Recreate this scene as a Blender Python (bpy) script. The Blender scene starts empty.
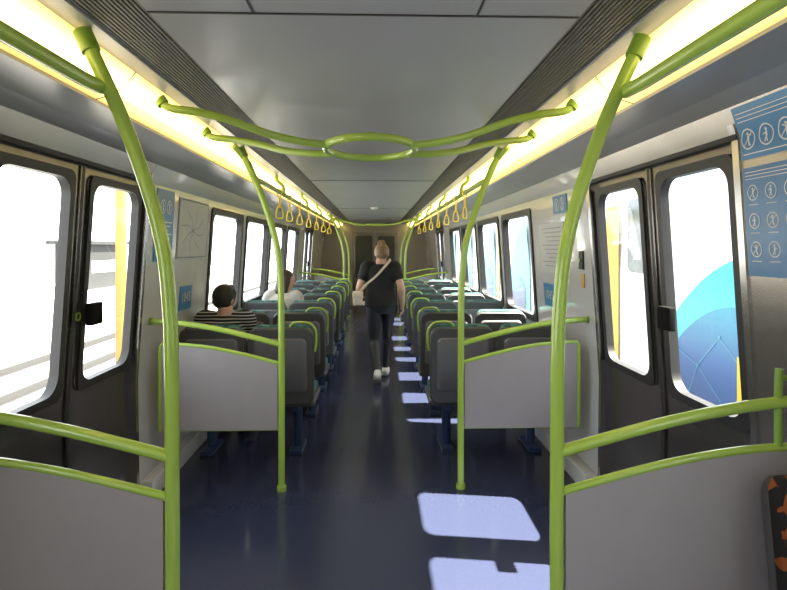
import bpy, bmesh, math, random
from mathutils import Vector, Matrix
random.seed(3)
S = bpy.context.scene
C = S.collection
V = Vector
try:
    S.view_settings.view_transform = 'Standard'
except Exception:
    pass

# ---------------------------------------------------------------- materials
def mat(name, col, rough=0.5, metal=0.0, col2=None, scale=20, bump=0.0, coat=0.0, spec=0.5, stretch=None):
    m = bpy.data.materials.new(name); m.use_nodes = True
    nt = m.node_tree; b = nt.nodes['Principled BSDF']
    b.inputs['Roughness'].default_value = rough
    b.inputs['Metallic'].default_value = metal
    b.inputs['Specular IOR Level'].default_value = spec
    b.inputs['Coat Weight'].default_value = coat
    c2 = col2 or tuple(c*0.88 for c in col)
    tc = nt.nodes.new('ShaderNodeTexCoord')
    nz = nt.nodes.new('ShaderNodeTexNoise'); nz.inputs['Scale'].default_value = scale
    nz.inputs['Detail'].default_value = 4
    if stretch:
        mp = nt.nodes.new('ShaderNodeMapping'); mp.inputs['Scale'].default_value = stretch
        nt.links.new(tc.outputs['Object'], mp.inputs['Vector']); nt.links.new(mp.outputs['Vector'], nz.inputs['Vector'])
    else:
        nt.links.new(tc.outputs['Object'], nz.inputs['Vector'])
    mx = nt.nodes.new('ShaderNodeMix'); mx.data_type = 'RGBA'
    mx.inputs[6].default_value = (*col, 1); mx.inputs[7].default_value = (*c2, 1)
    nt.links.new(nz.outputs['Fac'], mx.inputs[0])
    nt.links.new(mx.outputs[2], b.inputs['Base Color'])
    if bump:
        bp = nt.nodes.new('ShaderNodeBump'); bp.inputs['Strength'].default_value = bump
        bp.inputs['Distance'].default_value = 0.01
        nt.links.new(nz.outputs['Fac'], bp.inputs['Height']); nt.links.new(bp.outputs['Normal'], b.inputs['Normal'])
    return m

def fabric_mat(name='patterned_fabric', c=(0.26, 0.065, 0.012), d=(0.030, 0.018, 0.012), base=(0.008, 0.008, 0.010), sc=19):
    m = bpy.data.materials.new(name); m.use_nodes = True
    nt = m.node_tree; b = nt.nodes['Principled BSDF']; b.inputs['Roughness'].default_value = 0.9
    tc = nt.nodes.new('ShaderNodeTexCoord'); vo = nt.nodes.new('ShaderNodeTexVoronoi'); vo.inputs['Scale'].default_value = sc
    nt.links.new(tc.outputs['Object'], vo.inputs['Vector'])
    cr = nt.nodes.new('ShaderNodeValToRGB'); cr.color_ramp.interpolation = 'CONSTANT'
    e = cr.color_ramp.elements; e[0].color = (*base, 1); e[1].position = 0.55; e[1].color = (*c, 1)
    n = e.new(0.82); n.color = (*d, 1)
    sp = nt.nodes.new('ShaderNodeSeparateColor'); nt.links.new(vo.outputs['Color'], sp.inputs[0])
    nt.links.new(sp.outputs[0], cr.inputs['Fac']); nt.links.new(cr.outputs['Color'], b.inputs['Base Color'])
    return m

def stripe_mat():
    m = bpy.data.materials.new('striped_cotton'); m.use_nodes = True
    nt = m.node_tree; b = nt.nodes['Principled BSDF']; b.inputs['Roughness'].default_value = 0.9
    tc = nt.nodes.new('ShaderNodeTexCoord'); wv = nt.nodes.new('ShaderNodeTexWave'); wv.bands_direction = 'Z'
    wv.inputs['Scale'].default_value = 13
    nt.links.new(tc.outputs['Object'], wv.inputs['Vector'])
    cr = nt.nodes.new('ShaderNodeValToRGB'); cr.color_ramp.interpolation = 'CONSTANT'
    e = cr.color_ramp.elements; e[0].color = (0.010, 0.010, 0.016, 1); e[1].position = 0.76; e[1].color = (0.42, 0.42, 0.40, 1)
    nt.links.new(wv.outputs['Fac'], cr.inputs['Fac']); nt.links.new(cr.outputs['Color'], b.inputs['Base Color'])
    return m

def livery_mat():
    m = bpy.data.materials.new('livery_gradient_paint'); m.use_nodes = True
    nt = m.node_tree; b = nt.nodes['Principled BSDF']; b.inputs['Roughness'].default_value = 0.4
    tc = nt.nodes.new('ShaderNodeTexCoord'); sx = nt.nodes.new('ShaderNodeSeparateXYZ'); nt.links.new(tc.outputs['Object'], sx.inputs[0])
    mr = nt.nodes.new('ShaderNodeMapRange'); mr.inputs['From Min'].default_value = -.1; mr.inputs['From Max'].default_value = 1.2
    nt.links.new(sx.outputs[2], mr.inputs['Value'])
    cr = nt.nodes.new('ShaderNodeValToRGB'); e = cr.color_ramp.elements
    e[0].color = (0.004, 0.018, 0.09, 1); e[1].color = (0.004, 0.19, 0.27, 1); n = e.new(.45); n.color = (0.003, 0.055, 0.19, 1)
    nt.links.new(mr.outputs[0], cr.inputs['Fac']); nt.links.new(cr.outputs['Color'], b.inputs['Base Color'])
    return m

def glass_mat():
    m = bpy.data.materials.new('window_glass'); m.use_nodes = True
    nt = m.node_tree
    for n in list(nt.nodes): nt.nodes.remove(n)
    o = nt.nodes.new('ShaderNodeOutputMaterial'); t = nt.nodes.new('ShaderNodeBsdfTransparent')
    t.inputs[0].default_value = (0.95, 0.97, 0.97, 1)
    g = nt.nodes.new('ShaderNodeBsdfGlossy'); g.inputs['Roughness'].default_value = 0.02
    mx = nt.nodes.new('ShaderNodeMixShader'); lw = nt.nodes.new('ShaderNodeLayerWeight'); lw.inputs['Blend'].default_value = .5
    p = nt.nodes.new('ShaderNodeMath'); p.operation = 'POWER'; p.inputs[1].default_value = 5
    q = nt.nodes.new('ShaderNodeMath'); q.operation = 'MULTIPLY_ADD'; q.inputs[1].default_value = .6; q.inputs[2].default_value = .03
    nt.links.new(lw.outputs['Facing'], p.inputs[0]); nt.links.new(p.outputs[0], q.inputs[0])
    nt.links.new(q.outputs[0], mx.inputs[0]); nt.links.new(t.outputs[0], mx.inputs[1]); nt.links.new(g.outputs[0], mx.inputs[2])
    nt.links.new(mx.outputs[0], o.inputs[0])
    return m

def light_mat():
    m = bpy.data.materials.new('light_diffuser'); m.use_nodes = True
    nt = m.node_tree; b = nt.nodes['Principled BSDF']
    b.inputs['Base Color'].default_value = (0.8, 0.75, 0.6, 1)
    b.inputs['Emission Strength'].default_value = 2.5
    tc = nt.nodes.new('ShaderNodeUVMap'); sx = nt.nodes.new('ShaderNodeSeparateXYZ')
    nt.links.new(tc.outputs[0], sx.inputs[0])
    cr = nt.nodes.new('ShaderNodeValToRGB')
    e = cr.color_ramp.elements
    e[0].color = (0.46, 0.27, 0.05, 1); e[1].position = 1.0; e[1].color = (0.6, 0.38, 0.09, 1)
    a = e.new(0.35); a.color = (1.1, 0.78, 0.20, 1); c = e.new(0.62); c.color = (3.2, 2.4, 0.95, 1); d = e.new(0.82); d.color = (1.4, 1.0, 0.30, 1)
    nt.links.new(sx.outputs[1], cr.inputs['Fac']); nt.links.new(cr.outputs['Color'], b.inputs['Emission Color'])
    return m

M = dict(
    wall=mat('wall_laminate', (0.57, 0.58, 0.60), 0.17, scale=3, coat=.4),
    brush=mat('brushed_metal_lining', (0.38, 0.355, 0.33), 0.26, 0.85, col2=(0.29, 0.27, 0.25), scale=30, stretch=(1, .06, 1)),
    cove=mat('cove_panel', (0.46, 0.46, 0.46), 0.25, scale=3),
    ceil=mat('ceiling_panel', (0.47, 0.48, 0.51), 0.27, scale=2),
    floor=mat('navy_floor', (0.036, 0.044, 0.088), 0.16, col2=(0.027, 0.033, 0.068), scale=60, bump=0.03),
    door=mat('door_metal', (0.20, 0.185, 0.175), 0.26, 0.9, col2=(0.13, 0.12, 0.112), scale=20, stretch=(1, 1, .05)),
    rubber=mat('black_rubber', (0.012, 0.012, 0.013), 0.5),
    matte=mat('matte_black_plastic', (0.010, 0.010, 0.010), 0.95, spec=.1),
    alu=mat('aluminium_trim', (0.50, 0.49, 0.48), 0.22, 0.95),
    green=mat('green_paint', (0.35, 0.52, 0.085), 0.25, col2=(0.32, 0.48, 0.08), coat=0.3),
    greend=mat('green_bracket', (0.20, 0.35, 0.045), 0.4),
    panel=mat('grey_panel', (0.33, 0.315, 0.335), 0.45, scale=8),
    dark=mat('charcoal_plastic', (0.075, 0.077, 0.083), 0.34),
    shellpanel=mat('seat_back_plastic', (0.15, 0.15, 0.163), 0.30),
    vent=mat('vent_black', (0.045, 0.045, 0.046), 0.7),
    rib=mat('vent_rib', (0.12, 0.12, 0.125), 0.5),
    seam=mat('seam_dark', (0.04, 0.04, 0.04), 0.6),
    pedestal=mat('blue_steel', (0.015, 0.035, 0.10), 0.4),
    blue=mat('sign_blue', (0.025, 0.15, 0.36), 0.3),
    blue2=mat('sign_blue_light', (0.03, 0.20, 0.45), 0.3),
    white=mat('white_paint', (0.70, 0.70, 0.70), 0.4),
    paper=mat('poster_paper', (0.5, 0.51, 0.52), 0.4),
    ink=mat('poster_ink', (0.2, 0.24, 0.28), 0.5),
    yellow=mat('yellow_plastic', (1.0, 0.80, 0.07), 0.25),
    yelp=mat('yellow_paint', (0.50, 0.30, 0.01), 0.35),
    yeld=mat('faded_yellow_paint', (0.22, 0.155, 0.03), 0.6),
    skin=mat('skin', (0.54, 0.33, 0.24), 0.5, col2=(0.49, 0.28, 0.20)),
    black=mat('black_cotton', (0.010, 0.010, 0.012), 0.9, bump=0.1),
    legg=mat('black_leggings', (0.014, 0.016, 0.026), 0.6),
    jeans=mat('dark_trousers', (0.02, 0.025, 0.045), 0.85),
    cream=mat('cream_cotton', (0.50, 0.48, 0.45), 0.85),
    hairb=mat('hair_light_brown', (0.040, 0.019, 0.008), 0.5, col2=(0.30, 0.18, 0.08), scale=70, bump=0.8, stretch=(1, 1, .2)),
    haird=mat('hair_black', (0.006, 0.005, 0.005), 0.5, col2=(0.015, 0.012, 0.010), scale=60, bump=0.4),
    hairn=mat('hair_brown', (0.014, 0.008, 0.006), 0.5, col2=(0.03, 0.017, 0.011), scale=60, bump=0.4),
    shoe=mat('white_sneaker', (0.70, 0.70, 0.70), 0.6),
    sole=mat('sneaker_sole', (0.6, 0.58, 0.54), 0.7),
    bag=mat('cream_leather', (0.62, 0.52, 0.40), 0.5),
    eye=mat('eye_dark', (0.03, 0.015, 0.01), 0.2),
    lip=mat('lips', (0.40, 0.12, 0.10), 0.5),
    ballast=mat('ballast', (0.40, 0.40, 0.39), 0.95, col2=(0.09, 0.09, 0.09), scale=5, bump=0.3),
    conc=mat('concrete', (0.65, 0.65, 0.64), 0.9),
    rust=mat('rail_steel', (0.03, 0.03, 0.032), 0.7, 0.0),
    grey=mat('shelter_grey', (0.014, 0.016, 0.018), 0.8),
    lcyan=mat('livery_pale_cyan', (0.02, 0.27, 0.34), 0.4),
    mcyan=mat('livery_line_cyan', (0.05, 0.24, 0.36), 0.4),
    body=mat('livery_white', (0.62, 0.64, 0.66), 0.4),
    twin=mat('tinted_glass', (0.05, 0.075, 0.09), 0.12),
    eglass=mat('end_glass', (0.07, 0.08, 0.08), 0.08),
    endm=mat('end_door_metal', (0.22, 0.20, 0.18), 0.25, 0.8),
    fabric=fabric_mat(), fabteal=fabric_mat('teal_fabric', (0.05, 0.16, 0.15), (0.08, 0.21, 0.18), (0.035, 0.10, 0.105), 22), stripe=stripe_mat(), glass=glass_mat(), light=light_mat(),
    livery=livery_mat(),
    dome=mat('dome_white', (0.6, 0.6, 0.6), 0.3),
    bulk=mat('grey_bulkhead', (0.33, 0.32, 0.30), 0.20, scale=3, coat=.3),
)

# ---------------------------------------------------------------- helpers
def O(name, bm, m, parent=None, smooth=True):
    bmesh.ops.recalc_face_normals(bm, faces=bm.faces[:])
    me = bpy.data.meshes.new(name); bm.to_mesh(me); bm.free()
    ms = m if isinstance(m, (list, tuple)) else [m]
    for x in ms: me.materials.append(x)
    if smooth:
        for p in me.polygons: p.use_smooth = True
        try: me.set_sharp_from_angle(angle=math.radians(40))
        except Exception: pass
    o = bpy.data.objects.new(name, me); C.objects.link(o)
    if parent: o.parent = parent
    return o
def top(o, label, cat, group=None):
    o['label'] = label; o['category'] = cat
    if group: o['group'] = group
    return o
def struct(o, label=None):
    o['kind'] = 'structure'
    o['label'] = label or o.name
    o['category'] = o.name.split('_')[0]
    return o
def empty(name, loc):
    e = bpy.data.objects.new(name, None); e.location = loc; e.empty_display_size = .1; C.objects.link(e); return e
def rebase(o):
    vs = [v.co for v in o.data.vertices]
    P = V(((min(v.x for v in vs)+max(v.x for v in vs))/2, (min(v.y for v in vs)+max(v.y for v in vs))/2, min(v.z for v in vs)))
    o.data.transform(Matrix.Translation(-P)); o.location = P
    for c in o.children: c.location = c.location - P

def cr(pts, n=6):
    pts = [V(p) for p in pts]; out = []
    P = [pts[0]*2-pts[1]] + pts + [pts[-1]*2-pts[-2]]
    for i in range(1, len(P)-2):
        for k in range(n):
            t = k/n; a, b, c, d = P[i-1], P[i], P[i+1], P[i+2]
            out.append(0.5*((2*b)+(c-a)*t+(2*a-5*b+4*c-d)*t*t+(3*b-a-3*c+d)*t**3))
    out.append(pts[-1]); return out
def tube(bm, pts, rad, seg=12, closed=False, flat=1.0, nrm=None):
    pts = [V(p) for p in pts]; n = len(pts)
    if not isinstance(rad, (list, tuple)): rad = [rad]*n
    rings = []; prev = nrm
    for i in range(n):
        if closed: d = pts[(i+1) % n]-pts[i-1]
        else: d = pts[min(i+1, n-1)]-pts[max(i-1, 0)]
        d.normalize()
        if prev is None:
            prev = V((0, 0, 1)) if abs(d.z) < .9 else V((0, 1, 0))
        a = prev - d*prev.dot(d)
        if a.length < 1e-5: a = d.orthogonal()
        a.normalize(); b = d.cross(a); prev = a
        rings.append([bm.verts.new(pts[i]+(a*math.cos(2*math.pi*k/seg)*flat+b*math.sin(2*math.pi*k/seg))*rad[i]) for k in range(seg)])
    m = n if closed else n-1
    for i in range(m):
        A, B = rings[i], rings[(i+1) % n]
        for k in range(seg): bm.faces.new((A[k], A[(k+1) % seg], B[(k+1) % seg], B[k]))
    if not closed:
        bm.faces.new(rings[0][::-1]); bm.faces.new(rings[-1])
def box(bm, x0, x1, y0, y1, z0, z1, bev=0):
    r = bmesh.ops.create_cube(bm, size=1)
    for v in r['verts']:
        v.co = V(((x0+x1)/2+v.co.x*(x1-x0), (y0+y1)/2+v.co.y*(y1-y0), (z0+z1)/2+v.co.z*(z1-z0)))
    if bev:
        es = set(e for v in r['verts'] for e in v.link_edges)
        bmesh.ops.bevel(bm, geom=list(es), offset=bev, segments=3, affect='EDGES', profile=.6)
def ell(bm, c, r, R=None, seg=20):
    mt = Matrix.Translation(V(c)) @ (R.to_4x4() if R else Matrix()) @ Matrix.Diagonal((r[0], r[1], r[2], 1))
    bmesh.ops.create_uvsphere(bm, u_segments=seg, v_segments=seg//2+2, radius=1, matrix=mt)
def rr(y0, y1, z0, z1, r, n=7):
    out = []
    for cy, cz, a0 in ((y1-r, z1-r, 0), (y0+r, z1-r, 90), (y0+r, z0+r, 180), (y1-r, z0+r, 270)):
        for k in range(n+1):
            a = math.radians(a0+90*k/n); out.append((cy+r*math.cos(a), cz+r*math.sin(a)))
    return out

# ---------------------------------------------------------------- wall profile
PROF = [(0.0, 1.42), (0.75, 1.43), (1.95, 1.35), (2.06, 1.31)]
def wx(z):
    for (a, xa), (b, xb) in zip(PROF, PROF[1:]):
        if z <= b+1e-6: return xa+(xb-xa)*(z-a)/(b-a)
    return PROF[-1][1]
def W(s, y, z, off=0.0): return V((s*(wx(z)-off), y, z))

YA, YB = -3.0, 15.2
DOORS = [(2.03, 3.43), (10.95, 12.35)]
WINS = [(-1.6, -0.5), (-0.3, 0.8), (4.78, 5.85), (6.05, 7.25), (7.45, 8.65), (8.85, 10.05)]  # spans out of view beside and behind the camera are added to let light in
WZ = (0.93, 1.87)

def grid(bm, s, ys, zs, skip, off=0.0, metal=None):
    vs = {}
    for i, y in enumerate(ys):
        for j, z in enumerate(zs): vs[i, j] = bm.verts.new(W(s, y, z, off))
    for i in range(len(ys)-1):
        for j in range(len(zs)-1):
            cy, cz = (ys[i]+ys[i+1])/2, (zs[j]+zs[j+1])/2
            if any(a < cy < b and c < cz < d for a, b, c, d in skip): continue
            f = bm.faces.new((vs[i, j], vs[i+1, j], vs[i+1, j+1], vs[i, j+1]))
            if metal and any(a < cy < b for a, b in metal): f.material_index = 1
def frame(bm, s, y0, y1, z0, z1, wi, wo, ri, ro, of, ob):
    I = rr(y0+wi, y1-wi, z0+wi, z1-wi, ri); Ou = rr(y0-wo, y1+wo, z0-wo, z1+wo, ro); n = len(I)
    L = [[bm.verts.new(W(s, y, z, o)) for y, z in P] for P, o in ((Ou, of-.012), (Ou, of), (I, of), (I, ob))]
    for A, B in zip(L, L[1:]):
        for k in range(n): bm.faces.new((A[k], A[(k+1) % n], B[(k+1) % n], B[k]))
def pane(bm, s, y0, y1, z0, z1, r, off):
    bm.faces.new([bm.verts.new(W(s, y, z, off)) for y, z in rr(y0, y1, z0, z1, r)])

side = {-1: 'left', 1: 'right'}
wn = 0; dn = 0; tn = 0
for s in (-1, 1):
    skip = [(a, b, 0, 1.95) for a, b in DOORS]+[(a, b, *WZ) for a, b in WINS]
    ys = sorted(set([YA, YB, 1.3, 3.465, 10.90, 12.40]+[v for d in DOORS+WINS for v in d]))
    bm = bmesh.new(); grid(bm, s, ys, [0, .75, WZ[0], WZ[1], 1.95, 2.06], skip, metal=[(1.3, 3.465), (10.90, 12.40)])
    struct(O('wall_'+side[s], bm, [M['wall'], M['brush']], smooth=False), 'off-white laminate train side wall with brushed metal around the doors')
    tn += 1; bm = bmesh.new()
    pr = [(1.31, 2.06), (1.20, 2.080), (1.005, 2.088), (1.005, 2.10)]
    L = [[bm.verts.new((s*x, y, z)) for x, z in pr] for y in (YA, YB)]
    for k in range(3): bm.faces.new((L[0][k], L[1][k], L[1][k+1], L[0][k+1]))
    struct(O(f'trim_{tn}', bm, M['cove'], smooth=False), 'grey cove panel running above the windows')
    bm = bmesh.new()
    for a, b in ((YA, 1.99), (3.47, 10.91), (12.39, YB)):
        box(bm, min(s*1.42, s*1.34), max(s*1.42, s*1.34), a, b, 0, .12, .01)
    struct(O('baseboard_'+side[s], bm, M['wall']), 'pale kick strip along the bottom of the wall')
    for a, b in WINS:
        wn += 1; bm = bmesh.new(); frame(bm, s, a, b, *WZ, .03, .025, .09, .05, .012, -.05)
        w = struct(O(f'window_{wn}', bm, M['rubber']), 'train side window with rounded black rubber frame')
        bm = bmesh.new(); pane(bm, s, a+.02, b-.02, WZ[0]+.02, WZ[1]-.02, .1, -.03); O('glass_pane', bm, M['glass'], w, False)
    for di, (a, b) in enumerate(DOORS):
        m = (a+b)/2
        for li, (y0, y1) in enumerate(((a, m), (m, b))):
            dn += 1
            h = (y0+.06, y1-.09) if li == 0 else (y0+.09, y1-.05)
            bm = bmesh.new(); off = -.03
            grid(bm, s, [y0, h[0], h[1], y1], [0.01, .75, .86, 1.89, 1.95], [(h[0], h[1], .86, 1.89)], off)
            d = struct(O(f'door_{dn}', bm, M['door'], smooth=False), 'dark metal sliding door leaf with tall rounded window')
            bm = bmesh.new(); frame(bm, s, h[0], h[1], .86, 1.89, .018, .022, .085, .05, off+.014, off-.03)
            O('window_seal', bm, M['rubber'], d)
            bm = bmesh.new(); pane(bm, s, h[0]+.01, h[1]-.01, .87, 1.88, .09, off-.015); O('glass_pane', bm, M['glass'], d, False)
            bm = bmesh.new(); e0, e1 = ((y1-.014, y1+.001) if li == 0 else (y0-.001, y0+.014))
            grid(bm, s, [e0, e1], [.01, .75, 1.95], [], off+.010)
            O('edge_seal', bm, M['rubber'], d, False)
            if (s == -1 and li == 1) or (s == 1 and li == 0):
                bm = bmesh.new(); yc = h[0]+.05 if li == 1 else h[1]-.05
                x = wx(1.22)+.01
                box(bm, min(s*x, s*(x-.035)), max(s*x, s*(x-.035)), yc-.055, yc+.055, 1.165, 1.275, .008)
                O('door_handle', bm, M['matte'], d)
                if s == -1:
                    bm = bmesh.new(); pts = [W(s, y0+.045+.02*math.cos(t*math.pi/6), 1.215+.02*math.sin(t*math.pi/6), off+.006) for t in range(12)]
                    tube(bm, pts, .004, 6, True); O('green_ring_marking', bm, M['greend'], d)
        tn += 1; bm = bmesh.new()
        for y in (a-.015, b+.015):
            grid(bm, s, [y-.018, y+.018], [0, .75, 1.95, 2.0], [], .008)
            for yy in (y-.018, y+.018):
                L = [[bm.verts.new(W(s, yy, z, o)) for z in (0, .75, 1.95, 2.0)] for o in (.008, -.04)]
                for k in range(3): bm.faces.new((L[0][k], L[0][k+1], L[1][k+1], L[1][k]))
        struct(O(f'trim_{tn}', bm, M['alu'], smooth=False), 'brushed aluminium door pillar trims')
        tn += 1; bm = bmesh.new()
        box(bm, min(s*1.335, s*1.40), max(s*1.335, s*1.40), a-.03, b+.03, 1.945, 1.965)
        struct(O(f'trim_{tn}', bm, M['seam'], smooth=False), 'dark door track strip above the doors')
        tn += 1; bm = bmesh.new()
        box(bm, min(s*1.34, s*1.5), max(s*1.34, s*1.5), a, b, -.02, .012)
        struct(O(f'trim_{tn}', bm, M['alu'], smooth=False), 'metal door threshold')

# floor, ceiling, ends
bm = bmesh.new(); box(bm, -1.5, 1.5, YA, YB, -.06, 0)
struct(O('floor', bm, M['floor'], smooth=False), 'dark navy vinyl train floor')
bm = bmesh.new()
box(bm, -.60, .60, YA, YB, 2.20, 2.24)
for s in (-1, 1):
    box(bm, min(s*.79, s*.865), max(s*.79, s*.865), YA, YB, 2.20, 2.24)
box(bm, -1.45, 1.45, YA, YB+.1, 2.29, 2.33)
struct(O('ceiling', bm, M['ceil'], smooth=False), 'light grey satin ceiling panels')
tn += 1; bm = bmesh.new()
for y in (1.56, 5.4, 9.2, 13.0): box(bm, -.6, .6, y-.004, y+.004, 2.197, 2.201)
for x in (-.31, .31): box(bm, x-.003, x+.003, YA, 1.56, 2.197, 2.201)
struct(O(f'trim_{tn}', bm, M['seam'], smooth=False), 'thin dark seams between ceiling panels')
for s in (-1, 1):
    tn += 1; bm = bmesh.new()
    box(bm, min(s*.60, s*.79), max(s*.60, s*.79), YA, YB, 2.222, 2.24)
    struct(O(f'trim_{tn}', bm, M['vent'], smooth=False), 'black recessed air vent channel')
    tn += 1; bm = bmesh.new()
    for k in range(13):
        x = s*(.610+.0142*k); box(bm, x-.0045, x+.0045, YA, YB, 2.207, 2.222)
    y = YA
    while y < YB:
        box(bm, min(s*.60, s*.79), max(s*.60, s*.79), y, y+.012, 2.208, 2.221); y += 1.2
    struct(O(f'trim_{tn}', bm, M['rib'], smooth=False), 'dark grey vent louvres')
    tn += 1; bm = bmesh.new()
    box(bm, min(s*.86, s*1.45), max(s*.86, s*1.45), YA, YB, 2.24, 2.26)
    struct(O(f'trim_{tn}', bm, M['cove'], smooth=False), 'grey roof lining above the light strip')
bm = bmesh.new(); box(bm, -1.45, 1.45, YA-.05, YA, 0, 2.3)
struct(O('wall_back', bm, M['cove'], smooth=False), 'grey bulkhead at the end of the carriage')
bm = bmesh.new()
box(bm, -1.45, -.60, YB, YB+.05, 0, 2.3); box(bm, .60, 1.45, YB, YB+.05, 0, 2.3); box(bm, -.60, .60, YB, YB+.05, 1.98, 2.3)
box(bm, -.62, .62, YB+.052, YB+.08, 0, 2.3)  # backing board added behind the end doors to block light leaking through the gap
struct(O('wall_end', bm, M['bulk'], smooth=False), 'glossy grey bulkhead at the end of the carriage')
for x0, x1 in ((-.60, -.002), (.002, .60)):
    dn += 1; bm = bmesh.new(); box(bm, x0, x1, YB+.02, YB+.05, 0, 1.98)
    d = struct(O(f'door_{dn}', bm, M['endm'], smooth=False), 'dark metal gangway end door leaf with tall window')
    bm = bmesh.new(); P = rr(x0+.07, x1-.07, .75, 1.88, .06)
    A = [bm.verts.new((x, YB+.034, z)) for x, z in P]; B = [bm.verts.new((x, YB+.01, z)) for x, z in P]
    bm.faces.new(B)
    for k in range(len(P)): bm.faces.new((A[k], A[(k+1) % len(P)], B[(k+1) % len(P)], B[k]))
    O('glass_pane', bm, M['eglass'], d, False)

# light strips
for s in (-1, 1):
    y = -2.4
    while y < YB-.1:
        y2 = min(y+1.5, YB)
        bm = bmesh.new(); uvl = bm.loops.layers.uv.new('UVMap')
        prof = []
        for k in range(11):
            t = k/10; x = 1.005+(.862-1.005)*t; z = 2.10+(2.20-2.10)*t
            b = math.sin(math.pi*t)*.020; prof.append((x-.6*b, z-.8*b, t))
        L = [[(bm.verts.new((s*x, yy, z)), t) for x, z, t in prof] for yy in (y+.004, y2-.004)]
        for k in range(10):
            q = (L[0][k], L[1][k], L[1][k+1], L[0][k+1])
            f = bm.faces.new([a[0] for a in q])
            for lp, a in zip(f.loops, q): lp[uvl].uv = (0 if a in L[0] else 1, a[1])
        o = O('ceiling_light', bm, M['light'])
        top(o, 'long warm yellow fluorescent strip light along the ceiling edge', 'light', 'strip lights along the ceiling')
        bm = bmesh.new(); tube(bm, [V((s*x, y2, z)) for x, z, t in prof], .003, 6)
        O('end_cap', bm, M['alu'], o)
        rebase(o); y = y2

# ---------------------------------------------------------------- green rails
R = .021
for s in (-1, 1):
    for D, g in ((1.68, 1), (3.60, 1), (10.6, 0), (12.6, 0)):
        bm = bmesh.new()
        pts = [(s*.575, D, 0), (s*.575, D, .7), (s*.577, D, 1.15)]+cr([(s*.580, D, 1.32), (s*.598, D, 1.52), (s*.640, D, 1.70), (s*.725, D, 1.94), (s*.83, D, 2.17)], 6)
        tube(bm, pts, R, 16); o = O('grab_pole', bm, M['green'])
        top(o, 'green floor-to-ceiling grab pole bent outward near the ceiling', 'pole', 'green grab poles')
        bm = bmesh.new(); tube(bm, [(s*.812, D, 2.13), (s*.838, D, 2.19)], .027, 16); O('ceiling_flange', bm, M['greend'], o)
        bm = bmesh.new(); tube(bm, [(s*.575, D, 0), (s*.575, D, .03)], .030, 16); O('floor_flange', bm, M['green'], o)
        rebase(o)
        e = empty('partition_screen', (s*1.0, D, 0)); P = V(e.location)
        top(e, 'grey draught screen with curved green tube rim beside the doorway', 'partition', 'draught screens by the doors')
        n = 16; topc = []
        for k in range(n+1):
            t = k/n; topc.append((s*(.60+.73*t), .815+.125*math.sin(t*math.pi/2)))
        bm = bmesh.new(); zb = .39
        for yy in (-.009, .009):
            vs = [bm.verts.new((x-P.x, yy, z)) for x, z in topc]+[bm.verts.new((topc[-1][0]-P.x, yy, zb)), bm.verts.new((topc[0][0]-P.x, yy, zb))]
            bm.faces.new(vs)
            if yy < 0: A = vs
        for i in range(len(A)): bm.faces.new((A[i], A[(i+1) % len(A)], vs[(i+1) % len(A)], vs[i]))
        O('panel', bm, M['panel'], e, False)
        bm = bmesh.new(); xe = topc[-1][0]-P.x+s*.012
        tube(bm, [V((s*.58-P.x, 0, .805))]+[V((x-P.x, 0, z)) for x, z in topc]+[V((xe, 0, .92)), V((xe, 0, .5)), V((xe, 0, zb))], .013, 12)
        O('rim', bm, M['green'], e)
        bm = bmesh.new(); tube(bm, [(s*.59-P.x, 0, zb), (xe, 0, zb)], .007, 10); O('bottom_rim', bm, M['green'], e)
        bm = bmesh.new()
        tube(bm, [V((s*(.575+.83*k/14)-P.x, 0, .93+.155*math.sin(k/14*math.pi/2*.95))) for k in range(15)], .018, 14)
        O('handrail', bm, M['green'], e)
        bm = bmesh.new()
        tube(bm, [(s*1.392-P.x, 0, 1.084), (s*1.404-P.x, 0, 1.084)], .024, 14)
        O('wall_flange', bm, M['greend'], e)
        if D < 2 and s > 0:
            bm = bmesh.new(); tube(bm, cr([(1.262-P.x, 0, .93), (1.262-P.x, 0, 1.07), (1.262-P.x, 0, 1.13), (1.265-P.x, 0, 1.18)], 4), .012, 12); tube(bm, [(1.262-P.x, 0, 1.15), (1.40-P.x, 0, 1.16)], .009, 10)
            O('wall_bracket', bm, M['greend'], e)
    for y0, y1 in ((-2.5, 1.68), (3.75, 10.5)):
        bm = bmesh.new()
        tube(bm, [(s*.785, y0, 2.02), (s*.785, y1-.1, 2.02), (s*.785, y1, 2.025)] if y1 < 2 else cr([(s*.86, y0-.22, 2.19), (s*.80, y0-.1, 2.10), (s*.785, y0+.05, 2.02), (s*.785, y0+.3, 2.02)], 5)+[V((s*.785, y1, 2.02))], .019 if y1 > 2 else .021, 14)
        o = O('ceiling_handrail', bm, M['green']); top(o, 'green overhead handrail running along the carriage under the lights', 'handrail')
        ys = (-1.5, 0.2) if y1 < 2 else (5.0, 6.7, 8.4, 10.2)
        for y in ys:
            bm = bmesh.new(); tube(bm, cr([(s*.785, y, 2.02), (s*.80, y, 2.10), (s*.85, y, 2.15), (s*.86, y, 2.20)], 4), .016, 10); O('bracket', bm, M['green'], o)
        rebase(o)
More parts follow.
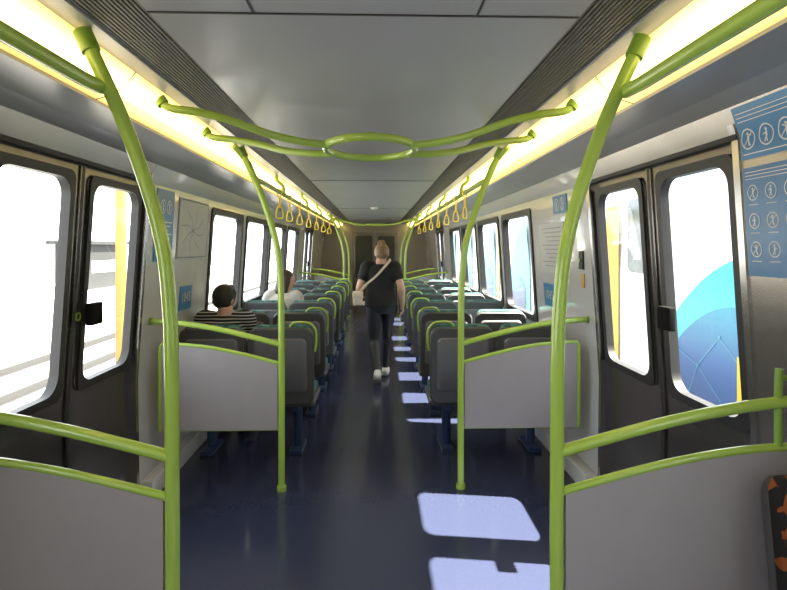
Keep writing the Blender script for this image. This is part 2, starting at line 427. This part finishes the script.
# overhead rings over both doorways
for YR in (2.70, 11.6):
    RC = V((0, YR, 2.030))
    bm = bmesh.new(); tube(bm, [RC+V((.215*math.cos(a*math.pi/24), .285*math.sin(a*math.pi/24), 0)) for a in range(48)], .0185, 14, True)
    o = O('overhead_grab_ring', bm, M['green']); top(o, 'green round overhead grab ring with four curved arms to the ceiling', 'handrail', 'overhead grab rings')
    for s in (-1, 1):
        for q in (-1, 1):
            bm = bmesh.new()
            tube(bm, cr([(s*.190, YR+q*.12, 2.026), (s*.30, YR+q*.155, 2.03), (s*.45, YR+q*.21, 2.055), (s*.60, YR+q*.27, 2.10), (s*.72, YR+q*.30, 2.125), (s*.84, YR+q*.31, 2.14), (s*.88, YR+q*.31, 2.17)], 5), .0175, 14)
            O('arm', bm, M['green'], o)
            bm = bmesh.new(); tube(bm, [(s*.868, YR+q*.31, 2.155), (s*.89, YR+q*.31, 2.185)], .026, 14); O('flange', bm, M['greend'], o)
    rebase(o)

# hanging straps
proto = None
for s in (-1, 1):
    for y in (4.75, 5.3, 6.0, 6.8, 7.7, 8.7, 9.8):
        if proto is None:
            bm = bmesh.new()
            tube(bm, cr([(.022, 0, 0), (0.012, 0, .022), (-.012, 0, .022), (-.022, 0, 0), (-.005, 0, -.05), (-.004, 0, -.12), (.004, 0, -.12), (.005, 0, -.05), (.022, 0, 0)], 3), .011, 8, flat=.4, nrm=V((1, 0, 0)))
            p = O('hanging_strap', bm, M['yellow'])
            bm = bmesh.new(); q = [(.0, -.11), (.020, -.13), (.034, -.19), (.028, -.215), (0, -.22), (-.028, -.215), (-.034, -.19), (-.020, -.13)]
            pts = [V((0.75*a, .6*a, b)) for a, b in q]; pp = []
            for i in range(len(pts)):
                for t in (0, .33, .66): pp.append(pts[i].lerp(pts[(i+1) % len(pts)], t))
            tube(bm, pp, .0060, 8, True); h = O('handle', bm, M['yellow'], p); proto = (p, h); a = p
        else:
            a = proto[0].copy(); C.objects.link(a); b = proto[1].copy(); b.parent = a; C.objects.link(b)
        a.location = (s*.785, y, 2.02); a.rotation_euler = (0, 0, random.uniform(-.3, .3))
        top(a, 'yellow hanging strap with triangular grip on the overhead rail', 'strap', 'yellow straps on the overhead rails')

# ---------------------------------------------------------------- seats
def slab(bm, x0, x1, z0, z1, yfun, t, r=.06, n=6):
    P = rr(x0, x1, z0, z1, r, n); Pin = rr(x0+.012, x1-.012, z0+.012, z1-.012, r*.85, n); m = len(P)
    L = []
    for Q, o in ((Pin, -t/2), (P, -t/2+.012), (P, t/2-.012), (Pin, t/2)):
        L.append([bm.verts.new((x, yfun(z)+o, z)) for x, z in Q])
    for A, B in zip(L, L[1:]):
        for k in range(m): bm.faces.new((A[k], A[(k+1) % m], B[(k+1) % m], B[k]))
    for A in (L[0], L[-1]):
        n_ = m//2
        for k in range(n_-1):
            a, b, c, d_ = A[k], A[k+1], A[m-2-k], A[m-1-k]
            if len({a, b, c, d_}) == 4: bm.faces.new((a, b, c, d_))
def seat(s, single=False):
    e = empty('single_bench' if single else 'double_bench', (0, 0, 0))
    xs = (-.245, .245) if not single else (0,)
    lean = lambda z: -.02-.13*(z-.45)
    fab = M['fabric'] if single else M['fabteal']
    cw = .237 if single else .215
    parts = []
    for x in xs:
        bm = bmesh.new(); slab(bm, x-.235, x+.235, .40, .975, lean, .05, .07); parts.append(O('backrest', bm, M['dark'], e))
        bm = bmesh.new(); slab(bm, x-.19, x+.19, .50, .90, lambda z: lean(z)-.03, .024, .04); parts.append(O('back_panel', bm, M['shellpanel'], e))
        bm = bmesh.new(); slab(bm, x-cw, x+cw, .47, .992, lambda z: lean(z)+.04, .055, .06); parts.append(O('back_cushion', bm, fab, e))
        bm = bmesh.new(); box(bm, x-.235, x+.235, 0.0, .44, .375, .42, .018); parts.append(O('seat_shell', bm, M['dark'], e))
        bm = bmesh.new(); box(bm, x-.215, x+.215, .01, .45, .415, .475, .025); parts.append(O('seat_cushion', bm, fab, e))
    for x in ((-.33, .33) if not single else (0,)):
        bm = bmesh.new()
        tube(bm, [(x, .20, 0), (x, .20, .36)], .035, 12); box(bm, x-.05, x+.05, .06, .36, 0, .03, .008); box(bm, x-.03, x+.03, .03, .40, .33, .38, .008)
        parts.append(O('pedestal', bm, M['pedestal'], e))
    if not single:
        bm = bmesh.new(); ae = -s*.49; q = -s
        pts = cr([(ae, lean(.80), .80), (ae+q*.010, lean(.87), .87), (ae+q*.008, lean(.95), .95), (ae-q*.030, lean(1.0)-.01, 1.005), (ae-q*.09, lean(1.0)-.01, 1.016), (ae-q*.15, lean(1.0), 1.010), (ae-q*.18, lean(.97), .98)], 5)
        tube(bm, pts, .009, 10); parts.append(O('grab_handle', bm, M['green'], e))
    return e, parts
rows = [4.15+.95*k for k in range(7)]
for s in (-1, 1):
    pe, pp = seat(s)
    for i, y in enumerate(rows):
        if i == 0: a = pe
        else:
            a = pe.copy(); C.objects.link(a)
            for p in pp:
                c = p.copy(); c.parent = a; C.objects.link(c)
        a.location = (s*.905, y, 0)
        top(a, 'double train seat with charcoal shell, teal cushions and green corner handle', 'seat', 'double seats facing down the carriage')
e, pp = seat(1, True)
e.location = (1.286, 1.52, 0); e.rotation_euler = (0, 0, math.radians(180)); e.scale = (.54, 1, .90)
top(e, 'narrow seat upholstered in black and orange patterned fabric', 'seat')

# ---------------------------------------------------------------- signs
def sign(name, s, y0, y1, z0, z1, m, label, cat='sign', off=.006):
    bm = bmesh.new()
    zs = [z0]+([1.95] if z0 < 1.95 < z1 else [])+[z1]
    grid(bm, s, [y0, y1], zs, [], off)
    f = bm.faces[:]; r = bmesh.ops.extrude_face_region(bm, geom=f)
    for v in r['geom']:
        if isinstance(v, bmesh.types.BMVert): v.co.x += s*.004
    return top(O(name, bm, m, smooth=False), label, cat)
def disc(bm, s, y, z, r, off, n=16):
    bm.faces.new([bm.verts.new(W(s, y+r*math.cos(2*math.pi*k/n), z+r*math.sin(2*math.pi*k/n), off)) for k in range(n)])
def ringf(bm, s, y, z, r, r2, off, n=20):
    A = [bm.verts.new(W(s, y+r*math.cos(2*math.pi*k/n), z+r*math.sin(2*math.pi*k/n), off)) for k in range(n)]
    B = [bm.verts.new(W(s, y+r2*math.cos(2*math.pi*k/n), z+r2*math.sin(2*math.pi*k/n), off)) for k in range(n)]
    for k in range(n): bm.faces.new((A[k], A[(k+1) % n], B[(k+1) % n], B[k]))
def bar(bm, s, y0, z0, y1, z1, w, off):
    d = V((y1-y0, z1-z0)).normalized(); n = V((-d.y, d.x))*w/2
    bm.faces.new([bm.verts.new(W(s, y, z, off)) for y, z in ((y0+n.x, z0+n.y), (y1+n.x, z1+n.y), (y1-n.x, z1-n.y), (y0-n.x, z0-n.y))])
def icon(bm, s, y, z, r, kind=0, off=.0075):
    ringf(bm, s, y, z, r, r*.86, off)
    disc(bm, s, y, z+r*.48, r*.15, off)
    bar(bm, s, y, z+r*.3, y-r*.05, z-r*.15, r*.26, off)
    bar(bm, s, y, z-r*.1, y+r*.25*(1 if kind % 2 else -1), z-r*.65, r*.14, off)
    bar(bm, s, y, z-r*.1, y-r*.1, z-r*.65, r*.14, off)
    bar(bm, s, y, z+r*.2, y+r*(.45 if kind % 3 else -.45), z+r*(.05 if kind % 2 else .4), r*.12, off)
    if kind % 2 == 0: bar(bm, s, y-r*.62, z+r*.62, y+r*.62, z-r*.62, r*.09, off)
def text(s, body, y, z, size, m, parent, off=.008):
    c = bpy.data.curves.new('t', 'FONT'); c.body = body; c.size = size; c.align_x = 'CENTER'; c.align_y = 'CENTER'
    t = bpy.data.objects.new('t', c); C.objects.link(t)
    bpy.context.view_layer.update()
    me = bpy.data.meshes.new_from_object(t.evaluated_get(bpy.context.evaluated_depsgraph_get()))
    bpy.data.objects.remove(t)
    for v in me.vertices:
        v.co = W(s, y+(v.co.x if s < 0 else -v.co.x), z+v.co.y, off)
    me.materials.clear(); me.materials.append(m)
    o = bpy.data.objects.new('lettering', me); C.objects.link(o); o.parent = parent
a = sign('safety_sign', 1, 1.50, 1.985, 1.865, 2.05, M['blue2'], 'blue safety sign with row of round white prohibition pictograms')
for k in range(5):
    bm = bmesh.new(); icon(bm, 1, 1.94-.092*k, 1.935, .037, k, .008); O('pictogram', bm, M['white'], a, False)
bm = bmesh.new()
for k in range(3): bar(bm, 1, 1.97, 2.025-.014*k, 1.62, 2.025-.014*k, .003, .0085)
bar(bm, 1, 1.97, 1.882, 1.60, 1.882, .004, .0085)
O('printed_lines', bm, M['white'], a, False)
a = sign('safety_sign', 1, 1.50, 1.985, 1.45, 1.835, M['blue'], 'tall blue safety sign with rows of white pictograms')
for r in range(3):
    for k in range(5):
        bm = bmesh.new(); icon(bm, 1, 1.935-.09*k, 1.745-.10*r, .028, k+r)
        bar(bm, 1, 1.96-.09*k, 1.703-.10*r, 1.91-.09*k, 1.703-.10*r, .003, .0075)
        O('pictogram', bm, M['white'], a, False)
bm = bmesh.new()
for k in range(3): bar(bm, 1, 1.97, 1.818-.012*k, 1.62, 1.818-.012*k, .003, .0075)
O('printed_lines', bm, M['white'], a, False)
a = sign('information_sign', -1, 3.58, 3.88, 1.46, 1.93, M['blue2'], 'blue and white information sticker beside the door')
for q in (1, 2):
    bm = bmesh.new(); icon(bm, -1, 3.57+.11*q, 1.82, .045, q); O('pictogram', bm, M['white'], a, False)
bm = bmesh.new()
for k in range(9): bar(bm, -1, 3.61, 1.72-.026*k, 3.85-.03*(k % 3), 1.72-.026*k, .008, .0075)
O('printed_lines', bm, M['white'], a, False)
a = sign('route_map', -1, 3.98, 4.66, 1.47, 1.91, M['paper'], 'framed pale network map poster on the wall', 'poster')
bm = bmesh.new()
for i in range(8):
    y, z = 4.30, 1.68; ang = i*.8+.3
    p = [(y, z), (y+.13*math.cos(ang), z+.09*math.sin(ang)), (y+.27*math.cos(ang+.25), z+.17*math.sin(ang+.25))]
    for q, w in zip(p, p[1:]): bar(bm, -1, *q, *w, .006, .0075)
for q in ((3.99, 1.48, 4.65, 1.48), (3.99, 1.90, 4.65, 1.90), (3.99, 1.48, 3.99, 1.90), (4.65, 1.48, 4.65, 1.90)): bar(bm, -1, *q, .012, .0075)
O('map_lines', bm, M['ink'], a, False)
for s, yc in ((-1, 4.24), (1, 4.38)):
    a = sign('carriage_number', s, yc-.13, yc+.13, 1.09, 1.27, M['blue2'], 'blue sticker with white carriage number')
    text(s, '1045', yc, 1.18, .10, M['white'], a)
a = sign('help_sign', 1, 3.85, 4.15, 1.80, 1.93, M['blue2'], 'small blue sign with white pictogram')
for q in (1, 3):
    bm = bmesh.new(); icon(bm, 1, 4.12-.06*q, 1.865, .045, q); O('pictogram', bm, M['white'], a, False)
a = sign('notice', 1, 3.95, 4.55, 1.36, 1.74, M['paper'], 'pale framed passenger notice on the wall', 'poster')
bm = bmesh.new()
for k in range(10): bar(bm, 1, 4.0, 1.70-.032*k, 4.48-.05*(k % 4), 1.70-.032*k, .006, .0075)
O('printed_lines', bm, M['ink'], a, False)
bm = bmesh.new(); x = wx(1.47); box(bm, x-.014, x-.002, 3.60, 3.67, 1.41, 1.53, .005)
o = O('door_intercom', bm, M['rubber']); top(o, 'small black door intercom with yellow label on the wall', 'intercom')
bm = bmesh.new(); x = wx(1.35); box(bm, x-.008, x-.002, 3.61, 3.66, 1.29, 1.38, .002); O('yellow_label', bm, M['yelp'], o)
bm = bmesh.new(); x = wx(1.47); tube(bm, [(x-.022, 3.635, 1.47), (x-.01, 3.635, 1.47)], .014, 14); O('button', bm, M['greend'], o)
bm = bmesh.new(); ell(bm, (0, 9.0, 2.197), (.055, .055, .033)); o = O('smoke_detector', bm, M['dome']); top(o, 'small white dome detector on the ceiling', 'detector')
bm = bmesh.new(); tube(bm, [(0, 9.0, 2.185), (0, 9.0, 2.2)], .065, 18); O('mounting_plate', bm, M['dome'], o); rebase(o)

# ---------------------------------------------------------------- people
def remesh(o, vox, it=3):
    m = o.modifiers.new('r', 'REMESH'); m.mode = 'VOXEL'; m.voxel_size = vox; m.use_smooth_shade = True
    q = o.modifiers.new('s', 'SMOOTH'); q.factor = .5; q.iterations = it
    bpy.context.view_layer.update()
    me = bpy.data.meshes.new_from_object(o.evaluated_get(bpy.context.evaluated_depsgraph_get()))
    mt = list(o.data.materials); o.modifiers.clear(); o.data = me
    if not me.materials:
        for x in mt: me.materials.append(x)
    for p in me.polygons: p.use_smooth = True
def limb(bm, pts, rad, seg=14):
    P = [V(p) for p in pts]; n = 5
    c = cr(P, n); rr_ = cr([V((r, 0, 0)) for r in rad], n); rs = [v.x for v in rr_]
    tube(bm, c, rs, seg)
    ell(bm, c[0], (rs[0],)*3, seg=12); ell(bm, c[-1], (rs[-1],)*3, seg=12)
def torso(bm, rings, r, f, seg=24):
    L = []
    for c, a, b in rings:
        c = V(c); L.append([bm.verts.new(c+r*a*math.cos(2*math.pi*k/seg)+f*b*math.sin(2*math.pi*k/seg)) for k in range(seg)])
    for A, B in zip(L, L[1:]):
        for k in range(seg): bm.faces.new((A[k], A[(k+1) % seg], B[(k+1) % seg], B[k]))
    bm.faces.new(L[0][::-1]); bm.faces.new(L[-1])
def hand(bm, w, d, n, thumb, sc=1.0, curl=.5):
    w = V(w); d = V(d).normalized(); n = (V(n)-d*V(n).dot(d)).normalized(); sd = d.cross(n)*thumb
    Rm = Matrix((sd, n, d)).transposed()
    ell(bm, w+d*.045*sc, (.039*sc, .016*sc, .055*sc), Rm, 14)
    for i, (o, L) in enumerate(((.027, .072), (.009, .080), (-.009, .074), (-.026, .058))):
        b = w+d*.080*sc+sd*o*sc; p = [b]
        a = curl*.5
        for k in range(3):
            p.append(p[-1]+(d*math.cos(a)+n*math.sin(a))*L*sc/3+sd*o*.05); a += curl
        tube(bm, [b-d*.02*sc]+p, [.0085*sc, .0085*sc, .008*sc, .0075*sc, .006*sc], 8)
    b = w+d*.025*sc+sd*.026*sc
    tube(bm, [b, b+(d*.6+sd*.8+n*.2)*.03*sc, b+(d*1.0+sd*.9+n*.5)*.05*sc, b+(d*1.45+sd*.8+n*.7)*.055*sc], [.012*sc, .011*sc, .009*sc, .007*sc], 8)
def human(label, J, top_mat, leg_mat, hair_mat, hair, sleeve=.45, shoe_mat=None, k=1.0, cuff=.92, loose=0.0):
    r, f = V(J['r']), V(J['f']); up = V((0, 0, 1))
    pel, wai, che, nb = [V(J[x]) for x in ('pelvis', 'waist', 'chest', 'neck')]
    hc = V(J['head']); hf = V(J['hf']).normalized(); hr = hf.cross(up).normalized(); hu = hr.cross(hf)
    HM = Matrix((hr, hf, hu)).transposed()
    bm = bmesh.new()
    torso(bm, [(pel-up*.10, .10*k, .08), (pel-up*.04, .165*k, .11), (pel+up*.04, .16*k, .11), (wai, .13*k, .092), (che, .155*k, .11), (che.lerp(nb, .55), .155*k, .095), (nb-up*.01, .075, .06), (nb+up*.05, .05, .052)], r, f)
    limb(bm, [nb-up*.02, nb.lerp(hc, .5), hc-up*.02], [.056, .050, .055])
    ell(bm, hc, (.073, .092, .105), HM); ell(bm, hc-hu*.055+hf*.030, (.052, .058, .062), HM)
    ell(bm, hc+hf*.095-hu*.018, (.012, .020, .022), HM, 10)
    for q in (-1, 1): ell(bm, hc+hr*q*.076-hu*.01, (.010, .020, .030), HM, 10)
    for q, S_ in ((-1, 'L'), (1, 'R')):
        sh, el, wr = V(J['sh'+S_]), V(J['el'+S_]), V(J['wr'+S_])
        limb(bm, [sh-r*q*.05, sh, sh.lerp(el, .45), el, el.lerp(wr, .35), wr], [.055, .056, .048, .040, .039, .026])
        hand(bm, wr, J.get('hd'+S_, wr-el), J.get('hn'+S_, -r*q), J.get('th'+S_, q), .95, .45)
        hp, kn, an, to = [V(J[x+S_]) for x in ('hip', 'knee', 'ank', 'toe')]
        limb(bm, [hp, hp.lerp(kn, .4), kn, kn.lerp(an, .3), an], [.088*k, .078*k, .052, .051, .032])
        limb(bm, [an-up*.03, an.lerp(to, .5)-up*.02, to], [.034, .036, .028])
    body = O('person', bm, M['skin']); remesh(body, .0062, 2)
    top(body, label, 'person', None)
    bm = bmesh.new(); t = .014; t2 = t+loose
    torso(bm, [(pel-up*(.03+loose), .178*k+t2*.7, .122+t2), (pel+up*.05, .163*k+t2, .116+t2), (wai, .140*k+t2, .102+t2), (che, .160*k+t2*.7, .112+t2*.8), (che.lerp(nb, .55), .160*k+t, .098+t), (nb-up*.012, .085+t, .062+t)], r, f)
    for q, S_ in ((-1, 'L'), (1, 'R')):
        sh, el, wr = V(J['sh'+S_]), V(J['el'+S_]), V(J['wr'+S_])
        if sleeve <= 1: limb(bm, [sh-r*q*.07, sh, sh.lerp(el, sleeve*.5), sh.lerp(el, sleeve)], [.062, .068, .064+loose*.3, .062+loose*.5])
        else: limb(bm, [sh-r*q*.07, sh, sh.lerp(el, .5), el, el.lerp(wr, .9)], [.062, .066, .058, .050, .036])
    c = O('shirt', bm, top_mat, body); remesh(c, .008, 3)
    bm = bmesh.new()
    torso(bm, [(pel-up*.12, .11, .09), (pel-up*.05, .174*k, .122), (pel+up*.03, .168*k, .122), (wai.lerp(pel, .4), .146*k, .110)], r, f)
    for q, S_ in ((-1, 'L'), (1, 'R')):
        hp, kn, an = [V(J[x+S_]) for x in ('hip', 'knee', 'ank')]
        limb(bm, [hp, hp.lerp(kn, .4), kn, kn.lerp(an, .3), kn.lerp(an, .65), kn.lerp(an, cuff)], [.096*k, .084*k, .057, .057, .045, .038])
    c = O('trousers', bm, leg_mat, body); remesh(c, .0075, 2)
    for q, S_ in ((-1, 'L'), (1, 'R')):
        an, to = V(J['ank'+S_]), V(J['toe'+S_]); d = (to-an); h = V((d.x, d.y, 0)).normalized()
        heel = an-up*.045-h*.035
        bm = bmesh.new()
        limb(bm, [heel+up*.012, an.lerp(to, .45)-up*.01, to], [.042, .046, .038], 12)
        limb(bm, [an-up*.03, an-up*.01], [.046, .043], 12)
        sh_ = O('shoe', bm, shoe_mat or M['shoe'], body); remesh(sh_, .007, 2)
        bm = bmesh.new(); tube(bm, cr([heel-up*.022-h*.01, an.lerp(to, .5)-up*.045, to-up*.026+h*.01], 4), .043, 12, flat=.28, nrm=up)
        O('shoe_sole', bm, M['sole'], sh_)
    for q in (-1, 1):
        bm = bmesh.new(); ell(bm, hc+hf*.083+hr*q*.030+hu*.004, (.012, .008, .007), HM, 10); O('eye', bm, M['eye'], body)
    bm = bmesh.new(); ell(bm, hc+hf*.086-hu*.060, (.022, .008, .006), HM, 10); O('mouth', bm, M['lip'], body)
    bm = bmesh.new()
    ell(bm, hc-hf*.018+hu*.014, (.088, .100, .100), HM)
    if hair == 'bun':
        ell(bm, hc-hf*.040-hu*.022, (.076, .068, .062), HM)
        B0 = hc-hf*.080+hu*.100
        ell(bm, B0, (.038, .034, .034), HM)
        for i in range(11):
            a = i*.57; q0 = B0+hu*.024*math.sin(a)+hr*.032*math.cos(a)-hf*.008
            ell(bm, q0, (.018, .022, .016), HM, 10)
    if hair == 'short':
        ell(bm, hc-hf*.026-hu*.026, (.082, .074, .066), HM); ell(bm, hc-hf*.0+hu*.045, (.080, .088, .056), HM)
        for i in range(30):
            a = i*2.4; e_ = .5+.95*((i*7) % 30)/30
            n_ = hr*math.cos(a)*math.cos(e_)+hf*math.sin(a)*math.cos(e_)+hu*math.sin(e_)
            b0 = hc+hu*.02+hr*n_.dot(hr)*.074+hf*n_.dot(hf)*.080+hu*n_.dot(hu)*.080
            tube(bm, [b0, b0+n_*.012, b0+n_*.020+hf*.006], [.014, .010, .005], 8)
    if hair == 'long':
        ell(bm, hc-hf*.055-hu*.10, (.095, .055, .13), HM); ell(bm, hc-hf*.04-hu*.2, (.085, .05, .12), HM)
        for q in (-1, 1): ell(bm, hc+hr*q*.076-hu*.09-hf*.0, (.026, .06, .14), HM)
    h = O('hair', bm, hair_mat, body); remesh(h, .0055 if hair != 'long' else .007, 1)
    bm2 = bmesh.new(); bm2.from_mesh(h.data)
    for v in bm2.verts:
        d = v.co-hc; a, b = d.dot(hf), d.dot(hu)
        if a > .035 and b < .052: v.co -= hf*min(a-.035, .12)*.9
    bm2.to_mesh(h.data); bm2.free()
    rebase(body)
    return body
DY = -.22
w1 = human('woman walking away, black t-shirt, leggings, white sneakers, light-brown hair up',
      dict(r=(1, 0, 0), f=(0, 1, 0), pelvis=(.085, 6.76, .91), waist=(.085, 6.76, 1.06), chest=(.085, 6.76, 1.23), neck=(.088, 6.755, 1.375), head=(.098, 6.78, 1.49), hf=(.1, 1, -.22),
           shL=(-.078, 6.75, 1.335), elL=(-.165, 6.72, 1.09), wrL=(-.150, 6.90, .95), shR=(.248, 6.75, 1.335), elR=(.322, 6.68, 1.09), wrR=(.340, 6.80, .87),
           hipL=(.0, 6.75, .87), kneeL=(.005, 6.74, .48), ankL=(.045, 6.46, .17), toeL=(.035, 6.60, .05),
           hipR=(.17, 6.77, .87), kneeR=(.160, 6.98, .50), ankR=(.140, 7.00, .095), toeR=(.160, 7.17, .05), hnL=(.9, .1, 0), hnR=(-.9, .1, 0), thL=-1, thR=1),
      M['black'], M['legg'], M['hairb'], 'bun', .48, M['shoe'], .98, .93, .010)
w1.location.y += DY
human('seated man, short black hair, black and white striped shirt, looking down',
      dict(r=(1, 0, 0), f=(0, 1, 0), pelvis=(-1.15, 4.37, .58), waist=(-1.15, 4.37, .725), chest=(-1.15, 4.40, .885), neck=(-1.155, 4.44, 1.035), head=(-1.165, 4.47, 1.15), hf=(.55, 1, -.4),
           shL=(-1.32, 4.42, 1.0), elL=(-1.355, 4.46, .76), wrL=(-1.22, 4.68, .71), shR=(-.985, 4.42, 1.0), elR=(-.92, 4.50, .79), wrR=(-1.03, 4.70, .80),
           hipL=(-1.24, 4.42, .57), kneeL=(-1.27, 4.80, .555), ankL=(-1.26, 4.74, .12), toeL=(-1.26, 4.90, .04),
           hipR=(-1.06, 4.42, .57), kneeR=(-1.02, 4.80, .555), ankR=(-1.02, 4.74, .12), toeR=(-1.02, 4.90, .04), hnL=(0, 0, -1), hnR=(0, 0, -1), thL=1, thR=-1),
      M['stripe'], M['jeans'], M['haird'], 'short', .5, M['dark'])
w2 = human('seated woman, long dark brown hair, cream top, facing the aisle',
      dict(r=(1, 0, 0), f=(0, 1, 0), pelvis=(-1.06, 6.92, .57), waist=(-1.05, 6.92, .72), chest=(-1.03, 6.94, .90), neck=(-1.00, 6.96, 1.06), head=(-.985, 6.99, 1.19), hf=(1, .25, -.25),
           shL=(-1.17, 6.95, 1.01), elL=(-1.24, 7.0, .77), wrL=(-1.12, 7.22, .73), shR=(-.86, 6.95, 1.01), elR=(-.80, 7.0, .77), wrR=(-.95, 7.22, .74),
           hipL=(-1.15, 6.97, .57), kneeL=(-1.16, 7.34, .555), ankL=(-1.16, 7.28, .12), toeL=(-1.16, 7.43, .04),
           hipR=(-.97, 6.97, .57), kneeR=(-.95, 7.34, .555), ankR=(-.95, 7.28, .12), toeR=(-.95, 7.43, .04), hnL=(0, 0, -1), hnR=(0, 0, -1), thL=1, thR=-1),
      M['cream'], M['jeans'], M['hairn'], 'long', 1.5, M['dark'])
w2.location.y -= .62
# crossbody bag
bm = bmesh.new(); box(bm, -.235, -.125, 6.56, 6.66, .90, 1.05, .03)
o = O('crossbody_bag', bm, M['bag']); top(o, 'cream leather crossbody bag worn on a diagonal strap', 'bag')
bm = bmesh.new(); box(bm, -.242, -.118, 6.55, 6.67, .985, 1.058, .02); O('flap', bm, M['bag'], o)
bm = bmesh.new()
tube(bm, cr([(-.160, 6.60, 1.04), (-.10, 6.598, 1.12), (.03, 6.608, 1.23), (.12, 6.625, 1.33), (.180, 6.675, 1.395), (.195, 6.76, 1.42), (.17, 6.84, 1.39), (.08, 6.895, 1.28), (-.05, 6.895, 1.14), (-.14, 6.78, 1.06), (-.18, 6.62, 1.04)], 5), .013, 8, flat=.3, nrm=V((0, -1, 0)))
O('strap', bm, M['bag'], o); rebase(o); o.location.y += DY

# ---------------------------------------------------------------- outside
bm = bmesh.new(); box(bm, -60, 60, -30, 90, -1.3, -1.1)
o = O('gravel_ground', bm, M['ballast'], smooth=False); top(o, 'pale sunlit railway ballast ground', 'ground')
for x in (-6.3, -7.7):
    bm = bmesh.new(); box(bm, x-.04, x+.04, -20, 80, -1.1, -.95); box(bm, x-.07, x+.07, -20, 80, -1.1, -1.08)
    o = O('steel_rail', bm, M['rust'], smooth=False); top(o, 'steel running rail on the next track', 'rail'); rebase(o)
bm = bmesh.new(); box(bm, -16, -11, -20, 80, -1.1, -.2)
o = O('station_platform', bm, M['conc'], smooth=False); top(o, 'pale concrete station platform beside the tracks', 'platform')
bm = bmesh.new(); box(bm, -13.2, -11.9, 23.5, 27.0, -.2, 1.7); box(bm, -13.4, -11.7, 23.2, 27.3, 1.7, 1.85)
o = O('platform_shelter', bm, M['grey'], smooth=False); top(o, 'grey waiting shelter standing on the platform', 'shelter')
bm = bmesh.new(); box(bm, -11.9, -11.88, 23.9, 26.6, .5, 1.0); O('shelter_window', bm, M['conc'], o, False)
bm = bmesh.new(); box(bm, -3.305, -3.195, 7.26, 7.36, -1.1, 3.6, .02)
o = O('yellow_post', bm, M['yeld']); top(o, 'faded yellow painted trackside post', 'post')
bm = bmesh.new(); tube(bm, [(-3.25, 7.31, 3.5), (-3.25, 7.31, 3.7)], .07, 12); O('post_cap', bm, M['dark'], o); rebase(o)
# the other train
X = 3.2
bm = bmesh.new()
pr = [(X+.1, -.9), (X, -.5), (X, 1.2), (X+.10, 2.5), (X+.5, 2.85), (X+1.4, 2.95), (X+2.3, 2.85), (X+2.8, 2.4), (X+2.8, -.9)]
L = [[bm.verts.new((x, y, z)) for x, z in pr] for y in (-8, 45)]
for k in range(len(pr)): bm.faces.new((L[0][k], L[1][k], L[1][(k+1) % len(pr)], L[0][(k+1) % len(pr)]))
bm.faces.new(L[0]); bm.faces.new(L[1][::-1])
tr = O('train', bm, M['body'], smooth=False); top(tr, 'white commuter train with blue and cyan geometric livery', 'train')
def poly(name, pts, m, o=.01):
    bm = bmesh.new(); bm.faces.new([bm.verts.new((X-o, y, z)) for y, z in pts]); return O(name, bm, m, tr, False)
for y0 in (-2.6, 4.55, 25.5):
    yy = y0
    arc = [(yy-.1+.12*i, 1.50-.0048*i**2.0) for i in range(0, 15)]
    poly('livery_patch', [(yy-.1, -.5)]+arc+[(yy+1.6, -.5)], M['lcyan'])
    poly('livery_patch', [(yy-.1, -.5), (yy-.1, .90)]+[(yy+.1*i, 1.03-.0042*(i-2)**2.0) for i in range(1, 15)]+[(yy+1.5, .25), (yy+1.45, -.5)], M['livery'], .016)
    bm = bmesh.new()
    nodes = [(yy+.1, .45), (yy+.5, .72), (yy+.85, .40), (yy+1.2, .50), (yy+1.0, .1), (yy+.35, .05), (yy+.7, -.2)]
    for a, b in ((0, 1), (1, 2), (2, 3), (2, 4), (0, 5), (5, 2), (5, 6), (6, 4)):
        A, B = V(nodes[a]), V(nodes[b]); d = (B-A).normalized(); n = V((-d.y, d.x))*.0035
        bm.faces.new([bm.verts.new((X-.022, p.x, p.y)) for p in (A+n, B+n, B-n, A-n)])
    for p in nodes: bm.faces.new([bm.verts.new((X-.022, p[0]+.02*math.cos(t*.785), p[1]+.02*math.sin(t*.785))) for t in range(8)])
    O('livery_line', bm, M['mcyan'], tr, False)
for y0, w, h in ((-1.5, .2, 2.1), (4.62, .17, .6), (7.18, .38, 2.1), (14.2, .3, 2.1), (20.5, .25, 2.1), (27, .25, 2.1)):
    poly('yellow_door_edge', [(y0, -.5), (y0+w, -.5), (y0+w, h), (y0, h)], M['yelp'], .024)
for a, b in ((-1.5, .6), (2, 3.8), (6.25, 6.95), (9.6, 11.2), (22.6, 24.4)):
    poly('train_window', [(y, z) for y, z in rr(a, b, 1.25, 2.15, .12)], M['twin'], .014)
for a in (11.3, 14.6, 18.2, 22.0):
    poly('livery_patch', [(a, -.5), (a+1.5, -.5), (a+1.9, .6), (a+1.5, 1.5), (a+.5, 2.3), (a+.1, 1.2)], M['lcyan'], .02)
    poly('livery_patch', [(a+.35, -.5), (a+1.4, -.5), (a+1.7, .4), (a+1.0, 1.0), (a+.4, .7)], M['livery'], .026)

# ---------------------------------------------------------------- light, camera
w = bpy.data.worlds.new('World'); S.world = w; w.use_nodes = True
nt = w.node_tree; bg = nt.nodes['Background']; bg.inputs[0].default_value = (0.94, 0.97, 1.0, 1); bg.inputs[1].default_value = 6.5
sl = bpy.data.lights.new('sun', 'SUN'); sl.energy = 60; sl.angle = .012; sl.color = (1, .91, .74)
so = bpy.data.objects.new('sun', sl); C.objects.link(so)
so.rotation_euler = V((-.60, .10, -1)).to_track_quat('-Z', 'Y').to_euler()
cam = bpy.data.cameras.new('camera'); co = bpy.data.objects.new('camera', cam); C.objects.link(co)
cam.sensor_width = 36; cam.lens = 560*36/787; cam.shift_y = -47/787; cam.clip_start = .05; cam.clip_end = 300
co.location = (.028, 0, 1.55); co.rotation_euler = (math.radians(90), 0, -math.atan(17.5/560))
S.camera = co
